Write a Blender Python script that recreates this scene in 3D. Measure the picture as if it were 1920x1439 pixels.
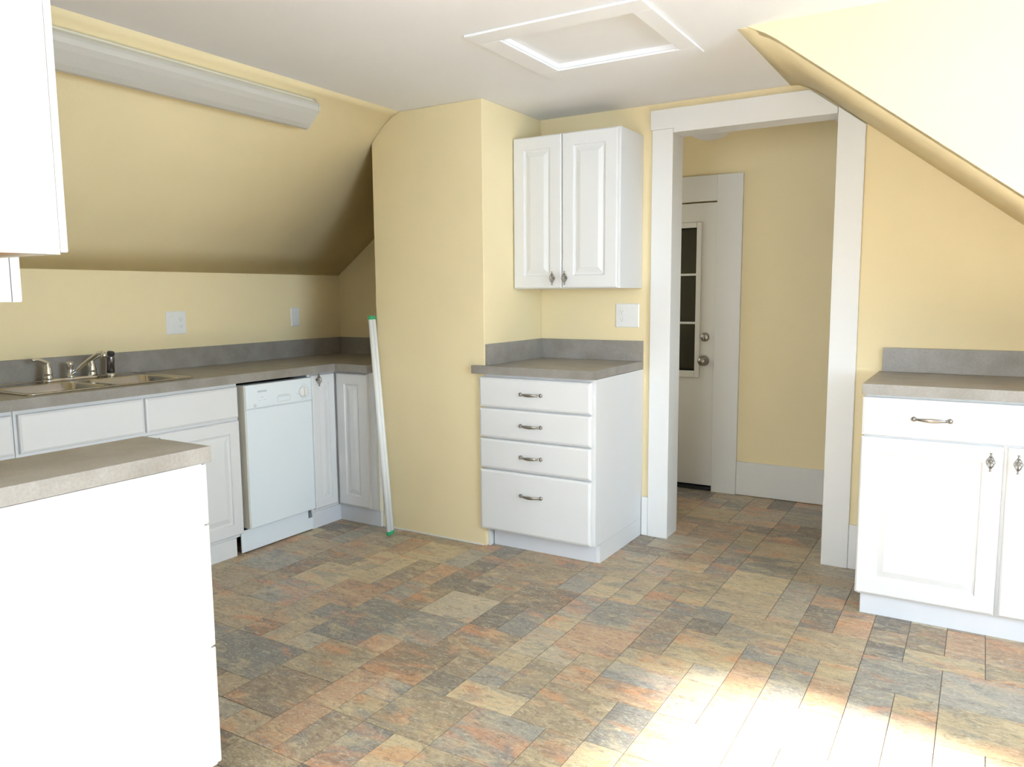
import bpy, bmesh, math, random
from mathutils import Vector, Matrix
PI = math.pi
scene = bpy.context.scene
for o in list(bpy.data.objects): bpy.data.objects.remove(o, do_unlink=True)
COL = scene.collection

# ------------------------------------------------------------------ camera
F_PX, YAW, PITCH, ROLL, CAM_Z = 1455.4, math.radians(-31.288), math.radians(6.597), math.radians(-0.42), 1.2625
fw = Vector((math.sin(YAW)*math.cos(PITCH), math.cos(YAW)*math.cos(PITCH), -math.sin(PITCH)))
rt0 = Vector((math.cos(YAW), -math.sin(YAW), 0)); up0 = rt0.cross(fw)
rt = rt0*math.cos(ROLL) + up0*math.sin(ROLL); up = -rt0*math.sin(ROLL) + up0*math.cos(ROLL)
cd = bpy.data.cameras.new('camera'); cam = bpy.data.objects.new('camera', cd); COL.objects.link(cam)
cam.matrix_world = Matrix(((rt.x, up.x, -fw.x, 0), (rt.y, up.y, -fw.y, 0), (rt.z, up.z, -fw.z, CAM_Z), (0, 0, 0, 1)))
cd.sensor_width = 36; cd.lens = F_PX/1920*36; cd.clip_start = 0.02
scene.camera = cam

# ------------------------------------------------------------------ light
W = bpy.data.worlds.new('World'); scene.world = W; W.use_nodes = True
wb = W.node_tree.nodes['Background']; wb.inputs[0].default_value = (0.80, 0.90, 1.0, 1); wb.inputs[1].default_value = 2.4
def area(name, loc, direc, sx, sy, power, col):
    l = bpy.data.lights.new(name, 'AREA'); l.shape = 'RECTANGLE'; l.size = sx; l.size_y = sy; l.energy = power; l.color = col
    o = bpy.data.objects.new(name, l); COL.objects.link(o); o.location = loc
    o.rotation_euler = Vector(direc).to_track_quat('-Z', 'Z').to_euler(); return o
area('skylight_dormer_window', (2.26, 1.30, 1.42), (-1, 0, 0.0), 1.7, 1.2, 72, (0.60, 0.81, 1.0))
area('skylight_rear_window', (-0.75, -1.96, 1.45), (0, 1, 0.0), 1.5, 1.2, 42, (0.86, 0.93, 1.0))
area('added_hall_fill', (-2.80, 4.35, 1.40), (1, 0, 0), 0.6, 1.0, 1.3, (0.95, 0.95, 0.95))  # fill lamp added to brighten the hall, no known source there
sl = bpy.data.lights.new('sun', 'SUN'); sl.energy = 36; sl.angle = math.radians(7.0); sl.color = (1.0, 0.97, 0.93)
so = bpy.data.objects.new('sun', sl); COL.objects.link(so); so.location = (4, 0, 4)
so.rotation_euler = Vector((-1.0, 0.11, -0.70)).to_track_quat('-Z', 'Z').to_euler()
vs = scene.view_settings
vs.view_transform = 'Standard'; vs.look = 'None'; vs.gamma = 1.0; vs.use_curve_mapping = False
vs.exposure = 1.17

# ------------------------------------------------------------------ materials
def srgb(r, g, b):
    f = lambda c: (c/255)/12.92 if c/255 <= 0.04045 else (((c/255)+0.055)/1.055)**2.4
    return (f(r), f(g), f(b), 1)
def mat(name, col, rough=0.5, metal=0.0, noise=0.0, nscale=8, bump=0.0, bscale=120, spec=0.5, emit=None):
    m = bpy.data.materials.new(name); m.use_nodes = True; nt = m.node_tree; b = nt.nodes['Principled BSDF']
    b.inputs['Base Color'].default_value = col; b.inputs['Roughness'].default_value = rough; b.inputs['Metallic'].default_value = metal
    b.inputs['Specular IOR Level'].default_value = spec
    g = nt.nodes.new('ShaderNodeNewGeometry')
    if noise:
        n = nt.nodes.new('ShaderNodeTexNoise'); n.inputs['Scale'].default_value = nscale; n.inputs['Detail'].default_value = 5
        nt.links.new(g.outputs['Position'], n.inputs['Vector'])
        r = nt.nodes.new('ShaderNodeMapRange'); r.inputs[1].default_value = 0.3; r.inputs[2].default_value = 0.7
        r.inputs[3].default_value = 1-noise; r.inputs[4].default_value = 1+noise
        nt.links.new(n.outputs['Fac'], r.inputs[0])
        mx = nt.nodes.new('ShaderNodeVectorMath'); mx.operation = 'SCALE'; mx.inputs[0].default_value = col[:3]
        nt.links.new(r.outputs[0], mx.inputs['Scale']); nt.links.new(mx.outputs[0], b.inputs['Base Color'])
    if bump:
        n2 = nt.nodes.new('ShaderNodeTexNoise'); n2.inputs['Scale'].default_value = bscale; n2.inputs['Detail'].default_value = 3
        nt.links.new(g.outputs['Position'], n2.inputs['Vector'])
        bp = nt.nodes.new('ShaderNodeBump'); bp.inputs['Strength'].default_value = bump; bp.inputs['Distance'].default_value = 0.002
        nt.links.new(n2.outputs['Fac'], bp.inputs['Height']); nt.links.new(bp.outputs[0], b.inputs['Normal'])
    return m
M = {}
M['yellow'] = mat('yellow_wall_paint', (0.86, 0.725, 0.455, 1), 0.7, noise=0.02, nscale=3, bump=0.25, bscale=90, spec=0.25)
M['ceiling'] = mat('white_ceiling_paint', (0.87, 0.865, 0.885, 1), 0.8, noise=0.015, nscale=2, bump=0.2, bscale=60, spec=0.2)
M['cream'] = mat('cream_wall_paint', (0.84, 0.81, 0.72, 1), 0.7, noise=0.02, nscale=3, bump=0.2, bscale=90, spec=0.25)
M['trim'] = mat('white_trim_paint', (0.80, 0.79, 0.78, 1), 0.45, noise=0.01, nscale=5, bump=0.08, bscale=60)
M['cab'] = mat('white_cabinet_film', (0.765, 0.76, 0.765, 1), 0.38, noise=0.008, nscale=6)
M['edge'] = mat('cream_cabinet_edge', (0.70, 0.66, 0.57, 1), 0.5, noise=0.01)
M['kick'] = mat('white_toe_board', (0.72, 0.73, 0.77, 1), 0.45, noise=0.01)
M['wood'] = mat('raw_cabinet_underside', (0.62, 0.34, 0.17, 1), 0.7, noise=0.12, nscale=25)
M['nickel'] = mat('antique_nickel', (0.36, 0.33, 0.30, 1), 0.34, 1.0, noise=0.15, nscale=300)
M['chrome'] = mat('chrome', (0.72, 0.72, 0.72, 1), 0.12, 1.0)
M['dchrome'] = mat('chrome_dark_reflection', (0.22, 0.21, 0.24, 1), 0.10, 1.0)  # dark violet reflection put into the chrome's own colour
M['steel'] = mat('brushed_sink_steel', (0.50, 0.47, 0.43, 1), 0.22, 1.0, noise=0.04, nscale=90)
M['plastic'] = mat('white_plastic', (0.82, 0.82, 0.81, 1), 0.35)
M['dw'] = mat('sky_tinted_enamel', (0.80, 0.86, 0.92, 1), 0.25)  # white enamel with the bluish skylight cast put into its colour
M['grey'] = mat('grey_print', (0.38, 0.40, 0.42, 1), 0.5)
M['dark'] = mat('shade_black', (0.015, 0.015, 0.017, 1), 0.7)  # near-black in place of shade behind the dishwasher front and beyond the hall door
M['black'] = mat('black_rubber', (0.02, 0.02, 0.022, 1), 0.5)
M['green'] = mat('green_tube_cap', (0.03, 0.36, 0.15, 1), 0.35)
M['tube'] = mat('white_tube_glass', (0.86, 0.87, 0.88, 1), 0.2)
M['pin'] = mat('brass_pin', (0.6, 0.5, 0.3, 1), 0.3, 1.0)
M['lens'] = mat('ribbed_acrylic_lens', (0.56, 0.54, 0.50, 1), 0.3, bump=0.3, bscale=200)
M['frost'] = mat('frosted_glass_bowl', (0.75, 0.73, 0.70, 1), 0.3)
M['grout'] = mat('vinyl_seam', (0.13, 0.11, 0.095, 1), 0.6, noise=0.1)
M['hallwhite'] = mat('white_hall_trim', (0.74, 0.72, 0.68, 1), 0.5)

def laminate():
    m = bpy.data.materials.new('grey_stone_laminate'); m.use_nodes = True; nt = m.node_tree; b = nt.nodes['Principled BSDF']
    b.inputs['Roughness'].default_value = 0.38
    g = nt.nodes.new('ShaderNodeNewGeometry')
    n = nt.nodes.new('ShaderNodeTexNoise'); n.inputs['Scale'].default_value = 9; n.inputs['Detail'].default_value = 6; n.inputs['Roughness'].default_value = 0.6
    n2 = nt.nodes.new('ShaderNodeTexNoise'); n2.inputs['Scale'].default_value = 160; n2.inputs['Detail'].default_value = 2
    for q in (n, n2): nt.links.new(g.outputs['Position'], q.inputs['Vector'])
    cr = nt.nodes.new('ShaderNodeValToRGB'); cr.color_ramp.elements[0].position = 0.35; cr.color_ramp.elements[1].position = 0.68
    cr.color_ramp.elements[0].color = (0.265, 0.240, 0.212, 1); cr.color_ramp.elements[1].color = (0.345, 0.318, 0.292, 1)
    nt.links.new(n.outputs['Fac'], cr.inputs[0])
    mr = nt.nodes.new('ShaderNodeMapRange'); mr.inputs[1].default_value = 0.3; mr.inputs[2].default_value = 0.7; mr.inputs[3].default_value = 0.93; mr.inputs[4].default_value = 1.07
    nt.links.new(n2.outputs['Fac'], mr.inputs[0])
    sc = nt.nodes.new('ShaderNodeVectorMath'); sc.operation = 'SCALE'
    nt.links.new(cr.outputs[0], sc.inputs[0]); nt.links.new(mr.outputs[0], sc.inputs['Scale']); nt.links.new(sc.outputs[0], b.inputs['Base Color'])
    return m
M['lam'] = laminate()

def tile_mat(use_obj=True):
    m = bpy.data.materials.new('slate_look_vinyl' if use_obj else 'slate_look_vinyl_far'); m.use_nodes = True; nt = m.node_tree; b = nt.nodes['Principled BSDF']
    N = lambda t: nt.nodes.new(t); L = nt.links.new
    g = N('ShaderNodeNewGeometry')
    if use_obj:
        oi = N('ShaderNodeObjectInfo'); base = oi.outputs['Color']; rnd = oi.outputs['Random']
    else:
        at = N('ShaderNodeAttribute'); at.attribute_name = 'tint'; base = at.outputs['Color']; rnd = at.outputs['Fac']
    mul = N('ShaderNodeMath'); mul.operation = 'MULTIPLY'; mul.inputs[1].default_value = 40; L(rnd, mul.inputs[0])
    cmb = N('ShaderNodeCombineXYZ'); L(mul.outputs[0], cmb.inputs[2])
    add = N('ShaderNodeVectorMath'); add.operation = 'ADD'; L(g.outputs['Position'], add.inputs[0]); L(cmb.outputs[0], add.inputs[1])
    mp = N('ShaderNodeMapping'); mp.inputs['Rotation'].default_value = (0, 0, math.radians(24)); mp.inputs['Scale'].default_value = (0.55, 1.35, 1)
    L(add.outputs[0], mp.inputs['Vector'])
    def noise(scale, det, rough=0.6, dist=0.0):
        n = N('ShaderNodeTexNoise'); n.inputs['Scale'].default_value = scale; n.inputs['Detail'].default_value = det
        n.inputs['Roughness'].default_value = rough; n.inputs['Distortion'].default_value = dist; L(mp.outputs[0], n.inputs['Vector']); return n
    def ramp(src, a, bb):
        r = N('ShaderNodeMapRange'); r.inputs[1].default_value = a; r.inputs[2].default_value = bb; L(src, r.inputs[0]); return r.outputs[0]
    def mix(fac, A, B):
        x = N('ShaderNodeMix'); x.data_type = 'RGBA'
        if isinstance(fac, float): x.inputs[0].default_value = fac
        else: L(fac, x.inputs[0])
        for s, v in ((6, A), (7, B)):
            if isinstance(v, tuple): x.inputs[s].default_value = v
            else: L(v, x.inputs[s])
        return x.outputs[2]
    def scl(src, k):
        x = N('ShaderNodeMath'); x.operation = 'MULTIPLY'; x.inputs[1].default_value = k; L(src, x.inputs[0]); return x.outputs[0]
    c = mix(scl(ramp(noise(6.0, 4, 0.55, 0.8).outputs['Fac'], 0.53, 0.66), 0.62), base, srgb(212, 148, 104))
    c = mix(scl(ramp(noise(7.5, 5, 0.6, 1.0).outputs['Fac'], 0.52, 0.66), 0.60), c, srgb(124, 127, 130))
    c = mix(scl(ramp(noise(11, 6, 0.7, 0.8).outputs['Fac'], 0.50, 0.66), 0.55), c, srgb(216, 196, 156))
    c = mix(scl(ramp(noise(26, 9, 0.8, 1.6).outputs['Fac'], 0.50, 0.62), 0.55), c, srgb(96, 82, 72))
    c = mix(scl(ramp(noise(48, 8, 0.8, 2.2).outputs['Fac'], 0.52, 0.62), 0.55), c, srgb(226, 214, 190))
    c = mix(scl(ramp(noise(80, 6, 0.75, 1.8).outputs['Fac'], 0.55, 0.64), 0.45), c, srgb(84, 74, 68))
    L(c, b.inputs['Base Color'])
    b.inputs['Roughness'].default_value = 0.42; b.inputs['Specular IOR Level'].default_value = 0.4
    bp = N('ShaderNodeBump'); bp.inputs['Strength'].default_value = 0.35; bp.inputs['Distance'].default_value = 0.002
    L(noise(40, 8, 0.7, 1.2).outputs['Fac'], bp.inputs['Height']); L(bp.outputs[0], b.inputs['Normal'])
    return m
M['tile'] = tile_mat(True); M['tilefar'] = tile_mat(False)

def glass_thin(name, tint, gloss):
    m = bpy.data.materials.new(name); m.use_nodes = True; nt = m.node_tree
    for n in list(nt.nodes): nt.nodes.remove(n)
    out = nt.nodes.new('ShaderNodeOutputMaterial'); t = nt.nodes.new('ShaderNodeBsdfTransparent'); t.inputs[0].default_value = tint
    gl = nt.nodes.new('ShaderNodeBsdfGlossy'); gl.inputs['Roughness'].default_value = 0.03
    mx = nt.nodes.new('ShaderNodeMixShader'); mx.inputs[0].default_value = gloss
    nt.links.new(t.outputs[0], mx.inputs[1]); nt.links.new(gl.outputs[0], mx.inputs[2]); nt.links.new(mx.outputs[0], out.inputs[0]); return m
M['glass'] = glass_thin('window_glass', (0.97, 0.98, 0.98, 1), 0.05)
M['darkglass'] = glass_thin('door_glass', (0.75, 0.78, 0.76, 1), 0.06)

# ------------------------------------------------------------------ mesh builder
class MB:
    def __init__(s): s.v = []; s.f = []; s.sm = []
    def add(s, vs, fs, smooth=False):
        k = len(s.v); s.v += [tuple(v) for v in vs]; s.f += [tuple(i+k for i in f) for f in fs]; s.sm += [smooth]*len(fs); return s
    def box(s, x0, x1, y0, y1, z0, z1):
        v = [(x, y, z) for z in (z0, z1) for y in (y0, y1) for x in (x0, x1)]
        return s.add(v, [(0, 2, 3, 1), (4, 5, 7, 6), (0, 1, 5, 4), (2, 6, 7, 3), (0, 4, 6, 2), (1, 3, 7, 5)])
    def prism(s, poly, a, b, axis='y', smooth=False):
        """poly: list of 2D points in the two other axes (x,z for y; x,y for z; y,z for x)."""
        def P(p, t): return {'y': (p[0], t, p[1]), 'z': (p[0], p[1], t), 'x': (t, p[0], p[1])}[axis]
        n = len(poly); v = [P(p, a) for p in poly] + [P(p, b) for p in poly]
        s.add(v, [tuple(range(n))[::-1], tuple(range(n, 2*n))])
        return s.add(v, [(i, (i+1) % n, (i+1) % n+n, i+n) for i in range(n)], smooth)
    def rings(s, rs, cap=True, smooth=True, closed=True):
        n = len(rs[0]); v = [p for r in rs for p in r]; f = []
        for k in range(len(rs)-1):
            for i in range(n if closed else n-1):
                f.append((k*n+i, k*n+(i+1) % n, (k+1)*n+(i+1) % n, (k+1)*n+i))
        s.add(v, f, smooth)
        if cap and closed: s.add(v, [tuple(range(n))[::-1], tuple(range((len(rs)-1)*n, len(rs)*n))])
        return s
    def tube(s, pts, r, n=10, flat=None, cap=True):
        """sweep a circle (or ellipse, flat=(normal vector, ratio)) along pts; r a number or a list"""
        pts = [Vector(p) for p in pts]; rs = []
        R = r if isinstance(r, (list, tuple)) else [r]*len(pts)
        a = None
        for i, p in enumerate(pts):
            t = (pts[min(i+1, len(pts)-1)] - pts[max(i-1, 0)]).normalized()
            if a is None:
                a = t.orthogonal() if flat is None else Vector(flat[0])
            a = (a - t*a.dot(t))
            a = a.normalized() if a.length > 1e-6 else t.orthogonal().normalized()
            b = t.cross(a); k = 1.0 if flat is None else flat[1]
            rs.append([p + a*math.cos(2*PI*j/n)*R[i]*k + b*math.sin(2*PI*j/n)*R[i] for j in range(n)])
        return s.rings(rs, cap)
    def lathe(s, prof, c=(0, 0, 0), axis=(0, 0, 1), n=24, cap=True):
        """prof: (radius, height) pairs along axis from c"""
        ax = Vector(axis).normalized(); a = ax.orthogonal().normalized(); b = ax.cross(a); c = Vector(c)
        return s.rings([[c + ax*h + (a*math.cos(2*PI*j/n) + b*math.sin(2*PI*j/n))*max(r, 1e-5) for j in range(n)] for r, h in prof], cap)
    def nested(s, fr, loops, back):
        """fr: frame mapping (u,v,n)->world; loops: (u0,u1,v0,v1,n) rectangles from outer to inner, last one filled; back: n of rear"""
        rs = []
        u0, u1, v0, v1, _ = loops[0]
        for (a, b, c, d, n) in [(u0, u1, v0, v1, back)] + list(loops):
            rs.append([fr(a, c, n), fr(b, c, n), fr(b, d, n), fr(a, d, n)])
        return s.rings(rs, True, False)
def fix_normals(me):
    bm = bmesh.new(); bm.from_mesh(me); bmesh.ops.remove_doubles(bm, verts=bm.verts, dist=1e-6)
    bmesh.ops.recalc_face_normals(bm, faces=bm.faces); bm.to_mesh(me); bm.free()
ORI = {}
def origin_of(o):
    while o.parent: o = o.parent
    return ORI.get(o.name, Vector((0, 0, 0)))
def obj(name, mb, m, parent=None, bevel=0.0, smooth_angle=True, fix=True):
    me = bpy.data.meshes.new(name)
    if parent: org = origin_of(parent)
    else:
        xs = [v[0] for v in mb.v]; ys = [v[1] for v in mb.v]; zs = [v[2] for v in mb.v]
        org = Vector(((min(xs)+max(xs))/2, (min(ys)+max(ys))/2, min(zs)))
    me.from_pydata([tuple(Vector(v)-org) for v in mb.v], [], mb.f); me.update()
    for p, sm in zip(me.polygons, mb.sm): p.use_smooth = sm
    if fix: fix_normals(me)
    me.materials.append(m)
    o = bpy.data.objects.new(name, me); COL.objects.link(o)
    if parent: o.parent = parent
    else: o.location = org; ORI[o.name] = org
    if bevel:
        b = o.modifiers.new('bevel', 'BEVEL'); b.width = bevel; b.segments = 2; b.limit_method = 'ANGLE'; b.angle_limit = math.radians(50)
        b.harden_normals = False
    return o
def tag(o, label=None, cat=None, group=None, kind=None):
    for k, v in (('label', label), ('category', cat), ('group', group), ('kind', kind)):
        if v: o[k] = v
    return o
def thing(name, loc, label, cat, group=None):
    o = bpy.data.objects.new(name, None); o.empty_display_size = 0.1; COL.objects.link(o); o.location = loc; ORI[o.name] = Vector(loc)
    return tag(o, label, cat, group)
def struct_root(name, loc, label=None):
    o = bpy.data.objects.new(name, None); o.empty_display_size = 0.1; COL.objects.link(o); o.location = loc; ORI[o.name] = Vector(loc)
    return tag(o, label, None, None, 'structure')
def struct(name, mb, m, label=None, bevel=0.0):
    return tag(obj(name, mb, m, None, bevel), label, None, None, 'structure')

# ------------------------------------------------------------------ room dimensions (metres, camera stands over the origin)
YB, XL, HC = 3.748, -3.584, 2.183            # back wall, left knee wall, flat ceiling
YH = 4.805                                   # far wall of the hall beyond the doorway
XC0, XC1, YC = -2.774, -2.085, 3.1745        # boxed-in chimney
DX0, DX1, DZ = -1.346, -0.5865, 2.041        # doorway
YD = 2.86                                    # dormer cheek wall
XR = 2.10                                    # wall with the dormer window
YR = -1.80                                   # wall behind the camera
T = 0.14
RS = lambda x: 2.159 - 0.78*(x+0.706)        # right slope
LPROF = [(XL, 1.387), (-3.43, 1.497), (-3.281, 1.605), (-3.12, 1.735), (-2.95, 1.885), (-2.85, 1.975), (-2.775, 2.045), (-2.73, 2.09), (-2.68, 2.135), (-2.63, 2.165), (-2.585, HC)]
RPROF = [(-0.80, HC), (-0.765, 2.180), (-0.735, 2.168), (-0.700, RS(-0.700)-0.004), (-0.66, RS(-0.66)), (0.0, RS(0.0)), (0.9, RS(0.9)), (XR+T, RS(XR+T))]

# floor: seam-coloured slab, the tiles lie on it (further down)
floor = struct('floor', MB().box(XL-T, XR+T, YR-T, YH+0.1, -0.12, -0.0018), M['grout'])
# knee wall and left slope
struct('wall_left', MB().box(XL-T, XL, 0.44, YB+T, -0.1, 1.387), M['yellow'])
sl_ = MB(); out = [(x-0.09, z+0.12) for x, z in LPROF]
sl_.prism(LPROF + out[::-1], 0.44, YB, 'y', True)
o = struct('ceiling_left', sl_, M['yellow'])
# flat ceiling
struct('ceiling', MB().box(-2.585, -1.555, YR-T, YB, HC, HC+0.12).box(-1.041, -0.80, YR-T, YB, HC, HC+0.12).box(-1.555, -1.041, YR-T, 2.491, HC, HC+0.12).box(-1.555, -1.041, 2.947, YB, HC, HC+0.12), M['ceiling'])
struct('ceiling_dormer', MB().box(-0.80, XR+T, YR-T, YD, HC, HC+0.12), M['ceiling'])
# right slope runs from the dormer cheek to the back wall
outr = [(x+0.09, z+0.12) for x, z in RPROF]
struct('ceiling_right', MB().prism(RPROF + outr[::-1], YD, YB, 'y', True), M['yellow'])
# dormer cheek: everything above the slope in the plane y = YD
ck = [(-0.76, 2.181)] + [(x, z) for x, z in RPROF if x > -0.75] + [(XR+T, HC), (-0.76, HC)]
struct('wall_dormer', MB().prism(ck, YD-0.012, YD+0.06, 'y'), M['yellow'], bevel=0.006)
# back wall with the doorway
bw = MB()
bw.box(XL-T, DX0-0.012, YB, YB+T, -0.1, 2.4); bw.box(DX0-0.012, DX1+0.012, YB, YB+T, DZ+0.012, 2.4); bw.box(DX1+0.012, XR+T, YB, YB+T, -0.1, 2.4)
struct('wall_back', bw, M['yellow'])
# chimney breast (front face leans with the slope at its top left)
cp = [(XC0, -0.0), (XC1, 0.0), (XC1, HC)] + [p for p in reversed(LPROF) if p[0] > XC0]
cp += [(XC0, 2.046)]
struct('wall_chimney', MB().prism([(x, z) for x, z in cp], YC, YB-0.001, 'y'), M['yellow'], bevel=0.004)
# right wall with window opening, rear wall with window opening, and the wall behind the near cabinets
def wall_with_hole(name, axis, p0, p1, a0, a1, h0, h1, z0, z1, m, ztop):
    mb = MB()
    def bx(a, b, c, d):
        if axis == 'x': mb.box(p0, p1, a, b, c, d)
        else: mb.box(a, b, p0, p1, c, d)
    bx(a0, h0, -0.1, ztop); bx(h1, a1, -0.1, ztop); bx(h0, h1, -0.1, z0); bx(h0, h1, z1, ztop)
    return struct(name, mb, m)
WY0, WY1, WZ0, WZ1 = 0.45, 2.10, 0.84, 2.00
wall_with_hole('wall_right', 'x', XR, XR+T, YR-T, YD+1.2, WY0, WY1, WZ0, WZ1, M['cream'], 2.4)
RX0, RX1 = -1.45, -0.05
wall_with_hole('wall_rear', 'y', YR-T, YR, -1.62-T, XR+T, RX0, RX1, WZ0, WZ1, M['cream'], 2.4)
struct('wall_front', MB().box(XL-T, -1.62, 0.44, 0.58, -0.1, 2.4), M['yellow'])
struct('wall_side', MB().box(-1.76, -1.62, YR-T, 0.44, -0.1, 2.4), M['cream'])
def window(name, axis, p, a0, a1, z0, z1, inward):
    r = struct_root(name, (p, (a0+a1)/2, z0) if axis == 'x' else ((a0+a1)/2, p, z0))
    def bx(mb, a, b, q0, q1, c, d):
        if axis == 'x': mb.box(min(q0, q1), max(q0, q1), a, b, c, d)
        else: mb.box(a, b, min(q0, q1), max(q0, q1), c, d)
        return mb
    s = inward
    q = lambda t: p + s*t
    c = MB(); bx(c, a0-0.10, a0, q(0), q(0.02), z0-0.10, z1+0.11); bx(c, a1, a1+0.10, q(0), q(0.02), z0-0.10, z1+0.11); bx(c, a0, a1, q(0), q(0.02), z1, z1+0.11); bx(c, a0, a1, q(0), q(0.02), z0-0.10, z0)
    obj('casing', c, M['trim'], r, 0.003)
    obj('sill', bx(MB(), a0-0.12, a1+0.12, q(0.0205), q(0.06), z0-0.02, z0+0.005), M['trim'], r, 0.003)
    zm = (z0+z1)/2; am = (a0+a1)/2
    for k, (za, zb, dq) in enumerate(((z0, zm+0.02, -0.04), (zm-0.02, z1, -0.08))):
        f = MB(); w = 0.045
        bx(f, a0, a0+w, q(dq), q(dq-0.035), za, zb); bx(f, a1-w, a1, q(dq), q(dq-0.035), za, zb)
        bx(f, a0+w, a1-w, q(dq), q(dq-0.035), za, za+w); bx(f, a0+w, a1-w, q(dq), q(dq-0.035), zb-w, zb)
        fr = obj('sash', f, M['trim'], r, 0.002)
        mt = MB(); bx(mt, am-0.012, am+0.012, q(dq-0.005), q(dq-0.03), za+w, zb-w); obj('muntin', mt, M['trim'], fr)
        g = MB(); bx(g, a0+w, a1-w, q(dq-0.016), q(dq-0.019), za+w, zb-w); obj('pane', g, M['glass'], fr)
window('window_1', 'x', XR, WY0, WY1, WZ0, WZ1, -1)
window('window_2', 'y', YR, RX0, RX1, WZ0, WZ1, 1)

# hall beyond the doorway
HX0, HX1 = -2.60, 0.10
hd0, hd1, hdz = -2.20, -1.433, 1.822         # hall door
hw = MB(); hw.box(HX0-T, hd0, YH, YH+T, -0.1, 2.4); hw.box(hd1, HX1+T, YH, YH+T, -0.1, 2.4); hw.box(hd0, hd1, YH, YH+T, hdz, 2.4)
struct('wall_hall', hw, M['yellow'])
HW = (4.05, 4.65)
struct('wall_hall_left', MB().box(HX0-T, HX0, YB+T, HW[0], -0.1, 2.4).box(HX0-T, HX0, HW[1], YH, -0.1, 2.4).box(HX0-T, HX0, HW[0], HW[1], -0.1, 0.9).box(HX0-T, HX0, HW[0], HW[1], 1.9, 2.4), M['yellow'])
window('added_window_3', 'x', HX0, HW[0], HW[1], 0.9, 1.9, 1)  # unseen window added to carry the hall fill lamp
struct('wall_hall_right', MB().box(HX1, HX1+T, YB+T, YH, -0.1, 2.4), M['yellow'])
struct('ceiling_hall', MB().prism([(HX0-T, 2.235), (-0.80, 2.235), (-0.70, 2.16), (HX1+T, RS(HX1+T)), (HX1+T, 2.45), (HX0-T, 2.45)], YB+T, YH+T, 'y'), M['ceiling'])
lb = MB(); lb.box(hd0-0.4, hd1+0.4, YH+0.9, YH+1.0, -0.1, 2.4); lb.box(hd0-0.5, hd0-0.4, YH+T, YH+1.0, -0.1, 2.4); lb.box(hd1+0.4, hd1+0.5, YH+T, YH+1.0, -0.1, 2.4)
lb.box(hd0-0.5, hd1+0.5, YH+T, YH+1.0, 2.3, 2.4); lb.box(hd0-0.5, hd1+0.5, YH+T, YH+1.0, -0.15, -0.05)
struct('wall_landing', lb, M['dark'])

# ------------------------------------------------------------------ doorway casing, hall door, baseboards
trim = struct_root('trim_1', (DX0, YB, 0))
tk = 0.02
obj('side_casing', MB().box(-1.446, DX0+0.006, YB-tk, YB-0.0005, 0.0, 2.056), M['trim'], trim, 0.002)
obj('side_casing', MB().prism([(DX1-0.006, 0), (-0.478, 0), (-0.478, RS(-0.478)-0.006), (DX1-0.006, RS(DX1-0.006)-0.006)], YB-tk, YB-0.0005, 'y'), M['trim'], trim, 0.002)
obj('head_casing', MB().prism([(-1.455, 2.0565), (-1.455, 2.150), (-0.712, 2.150), (DX1-0.0075, RS(DX1)-0.004), (DX1-0.0075, DZ-0.006), (DX0+0.0075, DZ-0.006), (DX0+0.0075, 2.0565)], YB-tk-0.002, YB-0.0005, 'y'), M['trim'], trim, 0.002)
obj('jamb', MB().box(DX0-0.011, DX0, YB, YB+T+0.004, 0, DZ), M['trim'], trim)
obj('jamb', MB().box(DX1, DX1+0.011, YB, YB+T+0.004, 0, DZ), M['trim'], trim)
obj('head_jamb', MB().box(DX0-0.011, DX1+0.011, YB, YB+T+0.004, DZ, DZ+0.011), M['trim'], trim)
obj('hall_casing', MB().box(DX0-0.11, DX0-0.012, YB+T, YB+T+0.02, 0, 2.15).box(DX1+0.012, DX1+0.11, YB+T, YB+T+0.02, 0, 2.0).box(DX0-0.012, DX1+0.012, YB+T+0.0045, YB+T+0.02, DZ+0.011, 2.15), M['trim'], trim)
struct('baseboard_back', MB().box(-1.482, -1.447, YB-0.018, YB-0.0005, 0, 0.205).box(-0.4775, -0.375, YB-0.016, YB-0.0005, 0, 0.205), M['trim'], bevel=0.003)
struct('baseboard_chimney', MB().box(XC0-0.004, XC0+0.008, YC-0.006, YC-0.0005, 0, 0.105), M['trim'])
struct('trim_2', MB().box(XC0+0.01, -2.10, YC-0.0035, YC-0.0003, 0, 0.006), M['trim'])
struct('baseboard_hall', MB().box(-1.2765, HX1, YH-0.018, YH-0.0005, 0.004, 0.2127), M['hallwhite'], bevel=0.003)

dr = struct_root('door_1', ((hd0+hd1)/2, YH, 0), 'white hall door with glazed upper half seen through the doorway')
gx0, gx1, gz0, gz1 = -2.07, -1.562, 0.763, 1.667
lf = MB(); y0, y1 = YH+0.012, YH+0.050
g_ = 0.004
lf.box(hd0+g_, gx0, y0, y1, 0.03, hdz-0.008); lf.box(gx1, hd1-g_, y0, y1, 0.03, hdz-0.008); lf.box(gx0, gx1, y0, y1, 0.03, gz0); lf.box(gx0, gx1, y0, y1, gz1, hdz-0.008)
leaf = obj('door_leaf', lf, M['hallwhite'], dr)
fm = MB(); w = 0.030
for (a, b, c, d) in ((gx0-w, gx0+0.002, gz0-w-0.01, gz1+w), (gx1-0.002, gx1+w, gz0-w-0.01, gz1+w), (gx0+0.0025, gx1-0.0025, gz0-w-0.01, gz0+0.002), (gx0+0.0025, gx1-0.0025, gz1-0.002, gz1+w)):
    fm.box(a, b, y0-0.010, y0-0.0003, c, d)
obj('glazing_frame', fm, M['hallwhite'], dr, 0.003)
cols = [gx0, (gx0*2+gx1)/3, (gx0+gx1*2)/3, gx1]; rows = [gz0, 1.070, 1.374, gz1]
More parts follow.
